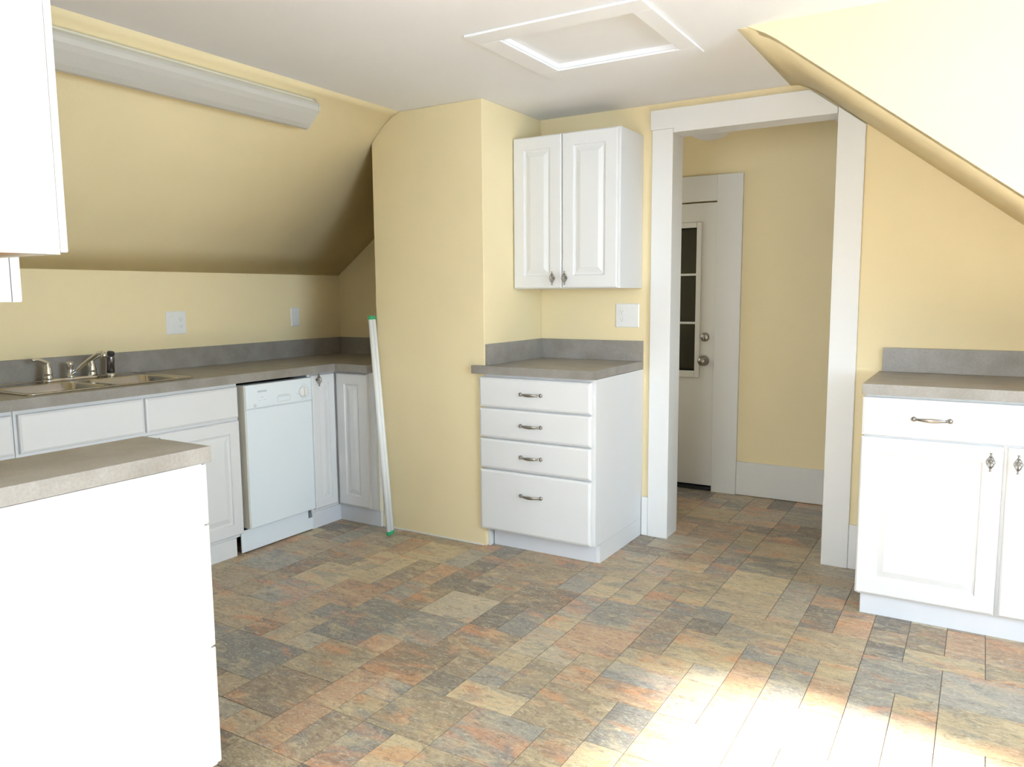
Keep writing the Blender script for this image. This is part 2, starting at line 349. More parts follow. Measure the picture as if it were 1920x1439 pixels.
for x in cols[1:3]: obj('muntin', MB().box(x-0.007, x+0.007, y0-0.006, y0+0.012, gz0, gz1), M['hallwhite'], dr, 0.002)
for z in rows[1:3]:
    for k in range(3): obj('muntin', MB().box(cols[k]+(0.008 if k else 0), cols[k+1]-(0.008 if k < 2 else 0), y0-0.006, y0+0.012, z-0.007, z+0.007), M['hallwhite'], dr, 0.002)
for i in range(3):
    for j in range(3): obj('pane', MB().box(cols[i]+0.008, cols[i+1]-0.008, y0+0.016, y0+0.019, rows[j]+0.008, rows[j+1]-0.008), M['darkglass'], dr)
cs = MB(); cs.box(hd1, -1.277, YH-0.02, YH-0.0005, 0, 1.9735); cs.box(hd0-0.156, hd0, YH-0.02, YH-0.0005, 0, 1.9735); cs.box(hd0, hd1, YH-0.02, YH-0.0005, hdz, 1.9735)
obj('casing', cs, M['hallwhite'], dr, 0.002)
obj('threshold', MB().box(hd0, hd1, YH-0.01, YH+T, 0.0, 0.02), M['black'], dr)
kb = obj('door_knob', MB().lathe([(0.0, 0.062), (0.018, 0.060), (0.0275, 0.050), (0.029, 0.042), (0.025, 0.032), (0.013, 0.024), (0.011, 0.014), (0.013, 0.008), (0.031, 0.007), (0.033, 0.0)], (-1.503, y0, 0.833), (0, -1, 0)), M['nickel'], dr)
db = obj('deadbolt', MB().lathe([(0.0, 0.016), (0.021, 0.015), (0.027, 0.009), (0.028, 0.0)], (-1.500, y0, 0.982), (0, -1, 0)), M['nickel'], dr)
obj('thumb_turn', MB().box(-1.504, -1.496, y0-0.034, y0-0.0145, 0.966, 0.998), M['nickel'], db, 0.003)

# ------------------------------------------------------------------ frames for cabinet fronts
FS = lambda y: (lambda u, v, n: (u, y-n, v))          # faces the camera (-Y); u = x
FE = lambda x: (lambda u, v, n: (x+n, u, v))          # faces +X; u = y
FN = lambda y: (lambda u, v, n: (u, y+n, v))          # faces +Y
def slab(fr, u0, u1, v0, v1, t=0.019, e=0.010):
    return MB().nested(fr, [(u0, u1, v0, v1, t-0.007), (u0+0.002, u1-0.002, v0+0.002, v1-0.002, t-0.004), (u0+e, u1-e, v0+e, v1-e, t)], 0)
def raised_door(fr, u0, u1, v0, v1, t=0.019, s=0.058):
    L = lambda i, n: (u0+i, u1-i, v0+i, v1-i, n)
    s = min(s, (u1-u0)*0.27)
    return MB().nested(fr, [L(0, t-0.007), L(0.002, t-0.003), L(0.007, t), L(s, t), L(s+0.003, t-0.006), L(s+0.011, t-0.0075), L(s+0.015, t-0.007), L(s+0.036, t-0.001), L(s+0.039, t-0.0005)], 0)
def bow_handle(fr, u, v, n0, L=0.110, M_=None):
    mb = MB(); P = lambda a, b, c: Vector(fr(u+a, v+b, n0+c))
    nn = (P(0, 0, 1) - P(0, 0, 0))
    for s in (-1, 1):
        mb.lathe([(0.0085, 0.0), (0.0095, 0.003), (0.0085, 0.007), (0.0055, 0.010), (0.0, 0.0115)], P(s*L/2, 0, 0), nn, 14)
    pts = []; R = []
    for k in range(17):
        q = -1 + 2*k/16; pts.append(P(q*L/2*0.97, 0, 0.006 + 0.019*(1-q*q)**0.8)); R.append(0.0026 + 0.0052*(1-abs(q)**1.6))
    vv = (P(0, 1, 0) - P(0, 0, 0))
    mb.tube(pts, R, 10, (nn, 0.42))
    for s in (-1, 1):
        c = [P(s*L/2*0.80, 0, 0.0125), P(s*L/2*0.76, 0, 0.0145)]; mb.tube(c, 0.0050, 10)
    return mb
def cage_knob(fr, u, v, n0):
    mb = MB(); P = lambda a, b, c: Vector(fr(u+a, v+b, n0+c)); nn = P(0, 0, 1) - P(0, 0, 0); vv = P(0, 1, 0) - P(0, 0, 0)
    mb.lathe([(0.008, 0), (0.0085, 0.003), (0.0045, 0.006), (0.0040, 0.014)], P(0, 0, 0), nn, 12)
    off = 0.020
    for k in range(6):
        ph = 2*PI*k/6; pts = []
        for j in range(13):
            q = -1 + 2*j/12; r = 0.0018 + 0.0118*(math.cos(q*PI/2))**0.9; a = ph + q*1.1
            pts.append(P(r*math.cos(a), q*0.022, off + r*math.sin(a)*0.9))
        mb.tube(pts, 0.00125, 6)
    mb.tube([P(0, -0.023, off), P(0, 0.023, off)], 0.0016, 6)
    for s in (-1, 1):
        mb.lathe([(0.0042, 0.0), (0.0046, 0.002), (0.0026, 0.004), (0.0030, 0.008), (0.0046, 0.010), (0.0040, 0.0125), (0.0, 0.0135)], P(0, s*0.021, off), vv*s, 12)
    return mb
def carcass(name_parent, x0, x1, y0, y1, z0, z1, m=None):
    return obj('carcass', MB().box(x0, x1, y0, y1, z0, z1), m or M['cab'], name_parent, 0.0015)

# ------------------------------------------------------------------ left run under the slope
XD = -3.042                                   # plane of door fronts
XF = XD-0.019                                 # face frame
ZT = 0.8465                                   # top of left cabinets
def left_cab(name, y0, y1, label):
    r = thing(name, ((XL+XF)/2, (y0+y1)/2, 0), label, 'cabinet')
    obj('carcass', MB().box(XL+0.003, XF, y0, y1, 0.09, ZT), M['cab'], r, 0.0015)
    obj('toe_kick', MB().box(XL+0.05, XF+0.004, y0, y1, 0.0, 0.0895), M['cab'], r)
    return r
c1 = left_cab('base_cabinet', 0.60, 1.468, 'white base cabinet at the left frame edge, left of the sink cabinet')
obj('drawer_front', slab(FE(XF), 1.02, 1.460, 0.680, 0.829), M['cab'], c1)
obj('drawer_front', slab(FE(XF), 0.61, 1.008, 0.680, 0.829), M['cab'], c1)
d_ = obj('door', raised_door(FE(XF), 1.02, 1.460, 0.105, 0.668), M['cab'], c1); obj('knob', cage_knob(FE(XD), 1.055, 0.625, 0), M['nickel'], d_)
d_ = obj('door', raised_door(FE(XF), 0.61, 1.008, 0.105, 0.668), M['cab'], c1); obj('knob', cage_knob(FE(XD), 0.973, 0.625, 0), M['nickel'], d_)
c2 = thing('sink_cabinet', ((XL+XF)/2, 1.975, 0), 'white sink base cabinet with two plain false drawer fronts', 'cabinet')
sk = MB()      # open-topped carcass so that the basins hang inside
sk.box(XL+0.003, XF, 1.470, 1.488, 0.09, ZT).box(XL+0.003, XF, 2.462, 2.480, 0.09, ZT).box(XL+0.003, XF, 1.488, 2.462, 0.09, 0.108).box(XF-0.02, XF, 1.488, 2.462, 0.108, ZT).box(XL+0.003, XL+0.012, 1.488, 2.462, 0.108, ZT)
obj('carcass', sk, M['cab'], c2)
obj('toe_kick', MB().box(XL+0.05, XF+0.004, 1.470, 2.437, 0.0, 0.0895), M['cab'], c2)
for a, b in ((1.481, 1.984), (1.995, 2.475)):
    obj('false_front', slab(FE(XF), a, b, 0.680, 0.829), M['cab'], c2)
d_ = obj('door', raised_door(FE(XF), 1.481, 1.984, 0.105, 0.666), M['cab'], c2); obj('knob', cage_knob(FE(XD), 1.945, 0.620, 0), M['nickel'], d_)
d_ = obj('door', raised_door(FE(XF), 1.995, 2.475, 0.105, 0.666), M['cab'], c2); obj('knob', cage_knob(FE(XD), 2.034, 0.620, 0), M['nickel'], d_)

# dishwasher
dw = thing('dishwasher', (-3.30, 2.715, 0), 'white built-in dishwasher with a round dial beside the corner cabinet', 'dishwasher')
XW = -3.018
obj('tub', MB().box(XL+0.004, XF-0.005, 2.496, 2.930, 0.10, 0.825), M['dark'], dw)
cpn = MB().nested(FE(XW-0.04), [(2.500, 2.932, 0.712, 0.832, 0.034), (2.503, 2.929, 0.715, 0.829, 0.038), (2.508, 2.924, 0.720, 0.822, 0.040)], -0.02)
cpl = obj('control_panel', cpn, M['dw'], dw)
obj('door_panel', MB().nested(FE(XW-0.04), [(2.500, 2.932, 0.120, 0.7112, 0.030), (2.503, 2.929, 0.123, 0.706, 0.035), (2.507, 2.925, 0.127, 0.702, 0.036)], -0.02), M['dw'], dw)
obj('door_edge', MB().box(XW-0.0605, XW-0.008, 2.494, 2.4995, 0.125, 0.832), M['edge'], dw)
obj('kick_panel', MB().prism([(2.460, 0.006), (2.935, 0.006), (2.935, 0.070), (2.902, 0.070), (2.902, 0.116), (2.460, 0.116)], XF+0.0045, XF+0.012, 'x'), M['dw'], dw, 0.002)
dial = obj('dial', MB().lathe([(0.030, 0.0), (0.030, 0.004), (0.026, 0.010), (0.0, 0.011)], (XW, 2.868, 0.764), (1, 0, 0), 28), M['plastic'], dw)
obj('dial_grip', MB().nested(FE(XW+0.010), [(2.863, 2.873, 0.742, 0.786, 0.010), (2.865, 2.871, 0.744, 0.784, 0.012)], 0), M['plastic'], dial)
pm = MB()
for k in range(9):
    a = math.radians(-150 + k*24 + (60 if k > 0 else 0))
    if k == 0: a = math.radians(190)
    cy, cz = 2.868+0.040*math.cos(a), 0.764+0.040*math.sin(a)
    pm.box(XW-0.0005, XW+0.0004, cy-0.0055, cy+0.0055, cz-0.0007, cz+0.0007)
pm.box(XW-0.0005, XW+0.0004, 2.855, 2.866, 0.7255, 0.727)
for (a, b, c, d) in ((2.695, 2.778, 0.7565, 0.758), (2.695, 2.778, 0.731, 0.732), (2.695, 2.696, 0.731, 0.758), (2.777, 2.778, 0.731, 0.758), (2.700, 2.770, 0.7625, 0.764)):
    pm.box(XW-0.0005, XW+0.0004, a, b, c, d)
pm.box(XW-0.0005, XW+0.0004, 2.590, 2.606, 0.766, 0.7675).box(XW-0.0005, XW+0.0004, 2.576, 2.590, 0.751, 0.752).box(XW-0.0005, XW+0.0004, 2.606, 2.622, 0.752, 0.753)
obj('printed_marks', pm, M['grey'], cpl)['kind'] = 'stuff'
bd = MB()
for k in range(6):   # illegible six-letter nameplate: small outlined blocks
    a = 2.572 + k*0.0096
    bd.box(XW-0.0005, XW+0.0007, a, a+0.0068, 0.7985, 0.7998).box(XW-0.0005, XW+0.0007, a, a+0.0068, 0.7915, 0.7927).box(XW-0.0005, XW+0.0007, a, a+0.0014, 0.7927, 0.7985).box(XW-0.0005, XW+0.0007, a+0.0054, a+0.0068, 0.7927, 0.7985)
obj('nameplate', bd, M['grey'], cpl)
obj('round_emblem', MB().lathe([(0.0052, 0.0), (0.0052, 0.0008), (0.0072, 0.0008), (0.0072, 0.0)], (XW, 2.552, 0.729), (1, 0, 0), 20, cap=False), M['grey'], cpl)

# corner cabinet with two doors meeting in the inner corner
YK = 3.129
cc = thing('corner_cabinet', (-3.18, 3.35, 0), 'white corner base cabinet whose two narrow doors meet at a right angle', 'cabinet')
cq = MB().prism([(XL+0.003, 2.9365), (XF, 2.9365), (XF, YK+0.019), (-2.776, YK+0.019), (-2.776, YB-0.002), (XL+0.003, YB-0.002)], 0.09, ZT, 'z')
obj('carcass', cq, M['cab'], cc, 0.0012)
obj('face_stile', MB().box(-2.7755, -2.759, YK+0.019, YC-0.001, 0.09, ZT), M['edge'], cc)
obj('toe_kick', MB().box(XL+0.05, XF+0.004, 2.9365, 3.1575, 0.0, 0.0895).box(XL+0.05, -2.762, 3.158, 3.1725, 0.0, 0.0895), M['kick'], cc)
d_ = obj('door', raised_door(FE(XF), 2.955, YK-0.004, 0.105, 0.838), M['cab'], cc); obj('knob', cage_knob(FE(XD), 2.990, 0.812, 0), M['nickel'], d_)
obj('door', raised_door(FS(YK+0.019), XD+0.002, -2.818, 0.100, 0.838), M['cab'], cc)

# L-shaped worktop with sink cut-out
ZC0, ZC1 = 0.8475, 0.8896
ct = thing('countertop', (-3.30, 2.2, ZC0), 'long grey stone-look laminate countertop with sink along the left wall', 'countertop')
SX0, SX1, SY0, SY1 = -3.500, -3.105, 1.555, 2.250
tp = MB()
tp.box(XL+0.002, -3.024, 0.60, SY0, ZC0, ZC1).box(XL+0.002, -3.024, SY1, 3.112, ZC0, ZC1).box(XL+0.002, SX0, SY0, SY1, ZC0, ZC1).box(SX1, -3.024, SY0, SY1, ZC0, ZC1)
tp.box(XL+0.002, -2.795, 3.112, YB-0.002, ZC0, ZC1)
obj('worktop', tp, M['lam'], ct)
obj('backsplash', MB().box(XL+0.002, XL+0.021, 0.60, YB-0.002, ZC1, 0.9935), M['lam'], ct, 0.001)
obj('backsplash', MB().box(XL+0.0215, -2.782, YB-0.021, YB-0.002, ZC1, 0.9935), M['lam'], ct, 0.001)

# double-bowl sink
sn = thing('kitchen_sink', (-3.305, 1.90, ZC1), 'stainless steel double-bowl sink set in the left countertop', 'sink')
def rrect(x0, x1, y0, y1, z, r, n=6):
    P = []
    for cx, cy, a0 in ((x1-r, y1-r, 0), (x0+r, y1-r, 90), (x0+r, y0+r, 180), (x1-r, y0+r, 270)):
        for k in range(n+1):
            a = math.radians(a0+90*k/n); P.append((cx+r*math.cos(a), cy+r*math.sin(a), z))
    return P
B1 = (-3.415, -3.115, 1.570, 1.885); B2 = (-3.415, -3.115, 1.920, 2.235)
rim = bmesh.new()
ox0, ox1, oy0, oy1 = -3.545, -3.085, 1.540, 2.265
rm = MB()
zr = ZC1+0.004
# flat deck built as a grid round the two bowls
xs = [ox0, B1[0], B1[1], ox1]; ysd = [oy0, B1[2], B1[3], B2[2], B2[3], oy1]
for i in range(3):
    for j in range(5):
        if i == 1 and j in (1, 3): continue
        rm.box(xs[i], xs[i+1], ysd[j], ysd[j+1], ZC1+0.0003, zr)
rim.free()
obj('rim', rm, M['steel'], sn)
lip = MB(); lp = [Vector(p) for p in rrect(ox0, ox1, oy0, oy1, zr-0.001, 0.03)]; lp.append(lp[0]); lip.tube(lp, 0.004, 8, cap=False)
obj('rolled_edge', lip, M['steel'], sn)
for B in (B1, B2):
    rs = []
    for ins, z, r in ((0.0, zr+0.0002, 0.050), (0.004, zr-0.004, 0.055), (0.010, 0.80, 0.060), (0.018, 0.752, 0.065), (0.040, 0.740, 0.070), (0.10, 0.736, 0.05)):
        rs.append(rrect(B[0]+ins, B[1]-ins, B[2]+ins, B[3]-ins, z, r))
    m_ = MB(); m_.rings(rs, False); m_.add(rs[-1], [tuple(range(len(rs[-1])))], True)
    # corner fillets between the square deck opening and the rounded bowl
    top = rs[0]; n = len(top)//4
    for q, (cx, cy) in enumerate(((B[1], B[3]), (B[0], B[3]), (B[0], B[2]), (B[1], B[2]))):
        arc = top[q*n:(q+1)*n]; m_.add([(cx, cy, zr+0.0002)]+arc, [(0, k+1, k+2) for k in range(len(arc)-1)])
    bo = obj('bowl', m_, M['steel'], sn)
    obj('drain', MB().lathe([(0.040, 0.0), (0.040, 0.003), (0.030, 0.0035), (0.028, 0.001), (0.0, 0.001)], ((B[0]+B[1])/2, (B[2]+B[3])/2, 0.7362), (0, 0, 1)), M['chrome'], bo)

# faucet, its escutcheon, lever handles and low swinging spout
FX = -3.487
fc = thing('faucet', (FX, 1.93, zr), 'chrome two-handle kitchen faucet behind the sink', 'faucet')
bpl = []
for z, ins in ((zr+0.0003, 0), (zr+0.008, 0.001), (zr+0.013, 0.006)):
    bpl.append(rrect(FX-0.026+ins, FX+0.026-ins, 1.805+ins, 2.055-ins, z, 0.025-ins, 6))
obj('base_plate', MB().rings(bpl, True), M['chrome'], fc)
for s, yy in ((-1, 1.832), (1, 2.028)):
    h = MB(); h.lathe([(0.023, 0.0), (0.023, 0.006), (0.019, 0.012), (0.0205, 0.018), (0.021, 0.026), (0.0165, 0.048), (0.0115, 0.066), (0.010, 0.074)], (FX, yy, zr+0.013), (0, 0, 1))
    pts = []; R = []
    for k in range(11):
        q = k/10; pts.append((FX+0.004*q, yy+s*(0.060*q+0.004), zr+0.083+0.020*math.sin(q*PI*0.62)-0.004*q)); R.append(0.0105-0.0040*q)
    h.tube([(FX, yy, zr+0.078)]+pts, [0.0100]+R, 12)
    obj('lever_handle', h, M['chrome'], fc)
hub = MB().lathe([(0.019, 0.0), (0.019, 0.005), (0.013, 0.008), (0.013, 0.050), (0.0165, 0.053), (0.0165, 0.064), (0.012, 0.068), (0.0, 0.069)], (FX, 1.930, zr+0.013), (0, 0, 1))
obj('hub', hub, M['chrome'], fc)
sp = MB(); tip = Vector((-3.315, 1.985, 1.006))
sp.tube([(FX+0.008, 1.934, zr+0.030), (FX+0.03, 1.942, zr+0.044), (-3.42, 1.955, 0.965), (-3.37, 1.972, 0.998), (-3.345, 1.980, 1.014), (-3.325, 1.984, 1.017), (-3.312, 1.986, 1.010)], [0.0085, 0.0088, 0.0088, 0.0088, 0.0092, 0.0102, 0.0110], 14)
spo = obj('spout', sp, M['chrome'], fc)
obj('aerator', MB().lathe([(0.0125, 0.0), (0.0125, 0.012), (0.011, 0.020), (0.0085, 0.0205)], (-3.314, 1.986, 1.016), (0.15, 0, -1)), M['chrome'], spo)
sy = thing('sink_sprayer', (-3.487, 2.118, zr), 'chrome and dark side sprayer standing right of the faucet levers', 'sprayer')
obj('holder', MB().lathe([(0.024, 0.0003), (0.024, 0.004), (0.019, 0.012), (0.016, 0.016), (0.0, 0.0165)], (-3.487, 2.118, zr), (0, 0, 1)), M['chrome'], sy)
obj('body', MB().lathe([(0.0135, 0.0), (0.0165, 0.006), (0.0165, 0.070), (0.0135, 0.082), (0.0, 0.083)], (-3.487, 2.118, zr+0.0175), (0.08, 0, 1)), M['dchrome'], sy)
obj('grip_ring', MB().lathe([(0.0175, 0.0), (0.0175, 0.006), (0.0165, 0.0065)], (-3.487, 2.118, zr+0.0175), (0.08, 0, 1)), M['black'], sy)
obj('nozzle', MB().lathe([(0.0155, 0.0), (0.0175, 0.006), (0.0150, 0.016), (0.0, 0.018)], (-3.480, 2.118, zr+0.098), (0.35, 0, 1)), M['black'], sy)

# ------------------------------------------------------------------ near left cabinet stack
nb = thing('base_cabinet', (-1.73, 0.88, 0), 'near white base cabinet seen side-on in the left foreground', 'cabinet')
obj('side_panel', MB().box(-1.605, -1.590, 0.582, 1.1405, 0.09, 0.8615), M['cab'], nb)
obj('carcass', MB().box(-1.853, -1.6055, 0.582, 1.140, 0.09, 0.8615), M['cab'], nb)
obj('face_frame', MB().box(-1.853, -1.592, 1.141, 1.1785, 0.09, 0.8615), M['cab'], nb, 0.001)
obj('toe_kick', MB().box(-1.853, -1.592, 0.582, 1.12, 0.0, 0.0895), M['kick'], nb)
for z0, z1 in ((0.712, 0.8575), (0.400, 0.706), (0.092, 0.394)):
    f_ = obj('drawer_front', slab(FN(1.179), -1.850, -1.595, z0, z1, 0.019, 0.008), M['cab'], nb)
    obj('handle', bow_handle(FN(1.179), -1.7225, (z0+z1)/2, 0.019), M['nickel'], f_)
nt_ = thing('countertop', (-1.72, 0.89, 0.863), 'grey laminate countertop on the near left cabinet in the foreground', 'countertop')
obj('worktop', MB().box(-1.857, -1.587, 0.583, 1.2035, 0.863, 0.9013), M['lam'], nt_, 0.0015)

wu = thing('wall_cabinet', (-1.73, 0.73, 1.347), 'near white wall cabinet cut by the top left frame corner', 'cabinet')
obj('side_panel', MB().box(-1.602, -1.588, 0.582, 0.8515, 1.3475, 2.13), M['cab'], wu)
obj('carcass', MB().box(-1.853, -1.6025, 0.582, 0.8510, 1.362, 2.13), M['cab'], wu)
obj('bottom_panel', MB().box(-1.853, -1.6025, 0.582, 0.8510, 1.3515, 1.3615), M['wood'], wu)
obj('face_frame', MB().box(-1.853, -1.589, 0.852, 0.877, 1.347, 2.13), M['edge'], wu)
d_ = obj('door', raised_door(FN(0.8790), -1.850, -1.591, 1.352, 2.12, 0.019), M['cab'], wu)
obj('knob', cage_knob(FN(0.898), -1.815, 1.39, 0), M['nickel'], d_)
wv = thing('wall_cabinet', (-2.09, 0.75, 1.25), 'white wall cabinet hanging lower behind the near wall cabinet', 'cabinet')
obj('carcass', MB().box(-2.32, -1.860, 0.582, 0.912, 1.252, 2.13), M['cab'], wv, 0.001)
obj('door', raised_door(FN(0.9145), -2.32, -1.862, 1.252, 2.12, 0.024), M['cab'], wv)

# ------------------------------------------------------------------ drawer base beside the chimney
db_ = thing('drawer_cabinet', (-1.80, 3.45, 0), 'white base cabinet with a stack of four drawers beside the chimney', 'cabinet')
YF = 3.1725
obj('carcass', MB().box(-2.083, -1.4845, YF+0.0025, YB-0.002, 0.092, 0.8725), M['cab'], db_, 0.001)
obj('plinth', MB().box(-2.068, -1.4845, 3.228, YB-0.002, 0.0, 0.0915), M['cab'], db_)
obj('toe_kick', MB().box(-2.068, -1.5005, 3.222, 3.2275, 0.0, 0.0915), M['kick'], db_)
obj('side_strip', MB().box(-2.084, -2.074, 3.190, 3.227, 0.0, 0.0915), M['cab'], db_)
for z0, z1, zh in ((0.714, 0.8595, 0.786), (0.563, 0.7055, 0.634), (0.409, 0.555, 0.481), (0.096, 0.400, 0.292)):
    f_ = obj('drawer_front', slab(FS(YF), -2.108, -1.5015, z0, z1, 0.019, 0.011), M['cab'], db_)
    obj('handle', bow_handle(FS(YF), -1.814, zh, 0.019), M['nickel'], f_)
c3 = thing('countertop', (-1.81, 3.44, 0.8745), 'small grey laminate countertop on the four-drawer cabinet', 'countertop')
obj('worktop', MB().box(-2.145, -1.486, 3.1437, YC-0.001, 0.8745, 0.914).box(-2.084, -1.486, YC-0.001, YB-0.002, 0.8745, 0.914), M['lam'], c3)
obj('backsplash', MB().box(-2.084, -1.486, YB-0.021, YB-0.002, 0.914, 1.0175), M['lam'], c3, 0.001)
obj('backsplash', MB().box(-2.084, -2.066, YC+0.004, YB-0.0215, 0.914, 1.0175), M['lam'], c3, 0.001)

uc = thing('wall_cabinet', (-1.79, 3.6, 1.286), 'white two-door wall cabinet between chimney and doorway', 'cabinet')
YU = 3.468
obj('carcass', MB().box(-2.083, -1.499, YU, YB-0.002, 1.2865, 2.040), M['cab'], uc, 0.001)
for a, b, kx in ((-2.081, -1.8055, -1.848), (-1.8025, -1.5075, -1.779)):
    d_ = obj('door', raised_door(FS(YU-0.0005), a, b, 1.2885, 2.037, 0.019, 0.062), M['cab'], uc)
    obj('knob', cage_knob(FS(YU-0.0195), kx, 1.338, 0), M['nickel'], d_)

# ------------------------------------------------------------------ right cabinet
rc = thing('base_cabinet', (0.08, 3.48, 0), 'white base cabinet on the right with one wide drawer over two doors', 'cabinet')
YG = 3.232
obj('carcass', MB().box(-0.374, 0.560, YG, YB-0.002, 0.078, 0.8735), M['cab'], rc, 0.001)
obj('toe_kick', MB().box(-0.362, 0.548, 3.236, YB-0.01, 0.0, 0.0775), M['kick'], rc)
f_ = obj('drawer_front', slab(FS(YG-0.0005), -0.382, 0.566, 0.716, 0.862, 0.019, 0.011), M['cab'], rc)
obj('handle', bow_handle(FS(YG-0.0005), -0.145, 0.789, 0.019, 0.118), M['nickel'], f_)
obj('handle', bow_handle(FS(YG-0.0005), 0.330, 0.789, 0.019, 0.118), M['nickel'], f_)
for a, b, kx in ((-0.382, 0.0845, 0.046), (0.0965, 0.566, 0.129)):
    d_ = obj('door', raised_door(FS(YG-0.0005), a, b, 0.086, 0.708, 0.019, 0.062), M['cab'], rc)
    obj('knob', cage_knob(FS(YG-0.0195), kx, 0.655, 0), M['nickel'], d_)
c4 = thing('countertop', (0.09, 3.47, 0.8745), 'grey laminate countertop on the base cabinet right of the doorway', 'countertop')
obj('worktop', MB().box(-0.383, 0.580, 3.195, YB-0.002, 0.8745, 0.914), M['lam'], c4, 0.001)
obj('backsplash', MB().box(-0.371, 0.580, YB-0.021, YB-0.002, 0.914, 1.0175), M['lam'], c4, 0.001)

# ------------------------------------------------------------------ ceiling hatch
ht = thing('attic_hatch', (-1.30, 2.71, HC-0.03), 'white framed attic access hatch in the flat ceiling', 'hatch')
hx0, hx1, hy0, hy1 = -1.645, -0.970, 2.392, 3.030; ix0, ix1, iy0, iy1 = -1.556, -1.040, 2.490, 2.948
for (a, b, c, d) in ((hx0, hx1, hy0, iy0), (hx0, hx1, iy1, hy1), (hx0, ix0, iy0+0.0005, iy1-0.0005), (ix1, hx1, iy0+0.0005, iy1-0.0005)):
    obj('trim_board', MB().box(a, b, c, d, HC-0.009, HC-0.0003), M['ceiling'], ht, 0.002)
obj('hatch_panel', MB().box(ix0+0.002, ix1-0.002, iy0+0.002, iy1-0.002, HC+0.018, HC+0.03), M['ceiling'], ht)

# ------------------------------------------------------------------ fluorescent fixture on the left slope
import bisect
def slope_frame(t):
    # point a given distance down the slope measured from the flat ceiling
    k = 7; a = Vector((LPROF[k-3][0], 0, LPROF[k-3][1])); b = Vector((LPROF[k][0], 0, LPROF[k][1]))
    d = (b-a).normalized(); return a, d
dU = Vector((0.74, 0, 0.6726)).normalized(); pA = Vector((-2.790, 0, 2.031))+dU*0.046; dN = Vector((dU.z, 0, -dU.x))
y0f, y1f = 1.43, 2.652
def fxp(u, n, y): p = pA + dU*u*0.90 + dN*n; return (p.x, y, p.z)
ff = thing('fluorescent_light', (-2.76, (y0f+y1f)/2, 2.00), 'long unlit fluorescent ceiling light mounted on the yellow slope', 'ceiling light')
def loft_y(poly, ya, yb): return MB().rings([[fxp(u, n, ya) for u, n in poly], [fxp(u, n, yb) for u, n in poly]], True, False)
obj('base_pan', loft_y([(0.004, 0.006), (0.146, 0.006), (0.150, 0.030), (0.0, 0.030)], y0f, y1f), M['plastic'], ff, 0.001)
lens = [(-0.002, 0.031), (-0.003, 0.048), (0.004, 0.062), (0.018, 0.070), (0.045, 0.073), (0.105, 0.073), (0.132, 0.070), (0.148, 0.060), (0.153, 0.048), (0.152, 0.031)]
obj('lens', loft_y(lens, y0f+0.006, y1f-0.006), M['lens'], ff)
obj('end_cap', loft_y([(-0.003, 0.012), (-0.004, 0.049), (0.004, 0.064), (0.018, 0.072), (0.132, 0.072), (0.149, 0.062), (0.155, 0.049), (0.154, 0.012)], y1f-0.0055, y1f+0.004), M['lens'], ff, 0.001)
obj('end_cap', loft_y([(-0.003, 0.012), (-0.004, 0.049), (0.004, 0.064), (0.018, 0.072), (0.132, 0.072), (0.149, 0.062), (0.155, 0.049), (0.154, 0.012)], y0f-0.004, y0f+0.0055), M['lens'], ff, 0.001)

# flush dome light in the hall
dm = thing('dome_light', (-1.372, 4.42, 2.10), 'frosted dome light on the hall ceiling just below the doorway head', 'ceiling light')
obj('canopy', MB().lathe([(0.0, 0.0), (0.085, 0.0), (0.09, 0.006), (0.09, 0.022), (0.08, 0.024)], (-1.372, 4.42, 2.2345), (0, 0, -1)), M['nickel'], dm)
obj('glass_bowl', MB().lathe([(0.135, 0.024), (0.140, 0.032), (0.133, 0.055), (0.115, 0.080), (0.085, 0.102), (0.045, 0.116), (0.0, 0.120)], (-1.372, 4.42, 2.2345), (0, 0, -1), 32), M['frost'], dm)

# ------------------------------------------------------------------ leaning fluorescent tubes
def tube_lamp(foot, head, label):
    f = Vector(foot); h = Vector(head); d = (h-f).normalized(); Lh = (h-f).length
    r = thing('fluorescent_tube', foot, label, 'light tube', 'loose fluorescent tubes against the chimney')
    obj('glass', MB().tube([f+d*0.020, h-d*0.020], 0.0127, 18), M['tube'], r)
    for a, s in ((f, 1), (h, -1)):
        e = obj('end_cap', MB().lathe([(0.010, 0.007), (0.0132, 0.009), (0.0132, 0.026), (0.0128, 0.027)], a, d*s, 18), M['green'], r)
        side = d.orthogonal().normalized()
        pn = MB()
        for k in (-1, 1): pn.tube([a+side*k*0.0063+d*s*0.001, a+side*k*0.0063+d*s*0.0075], 0.0012, 8)
        obj('pins', pn, M['pin'], e)
    return r
tube_lamp((-2.603, 3.034, 0.003), (-2.772, 3.125, 1.158), 'front one of two white fluorescent tubes leaning on the chimney edge')
tube_lamp((-2.607, 3.061, 0.003), (-2.776, 3.152, 1.158), 'rear one of two white fluorescent tubes leaning on the chimney edge')

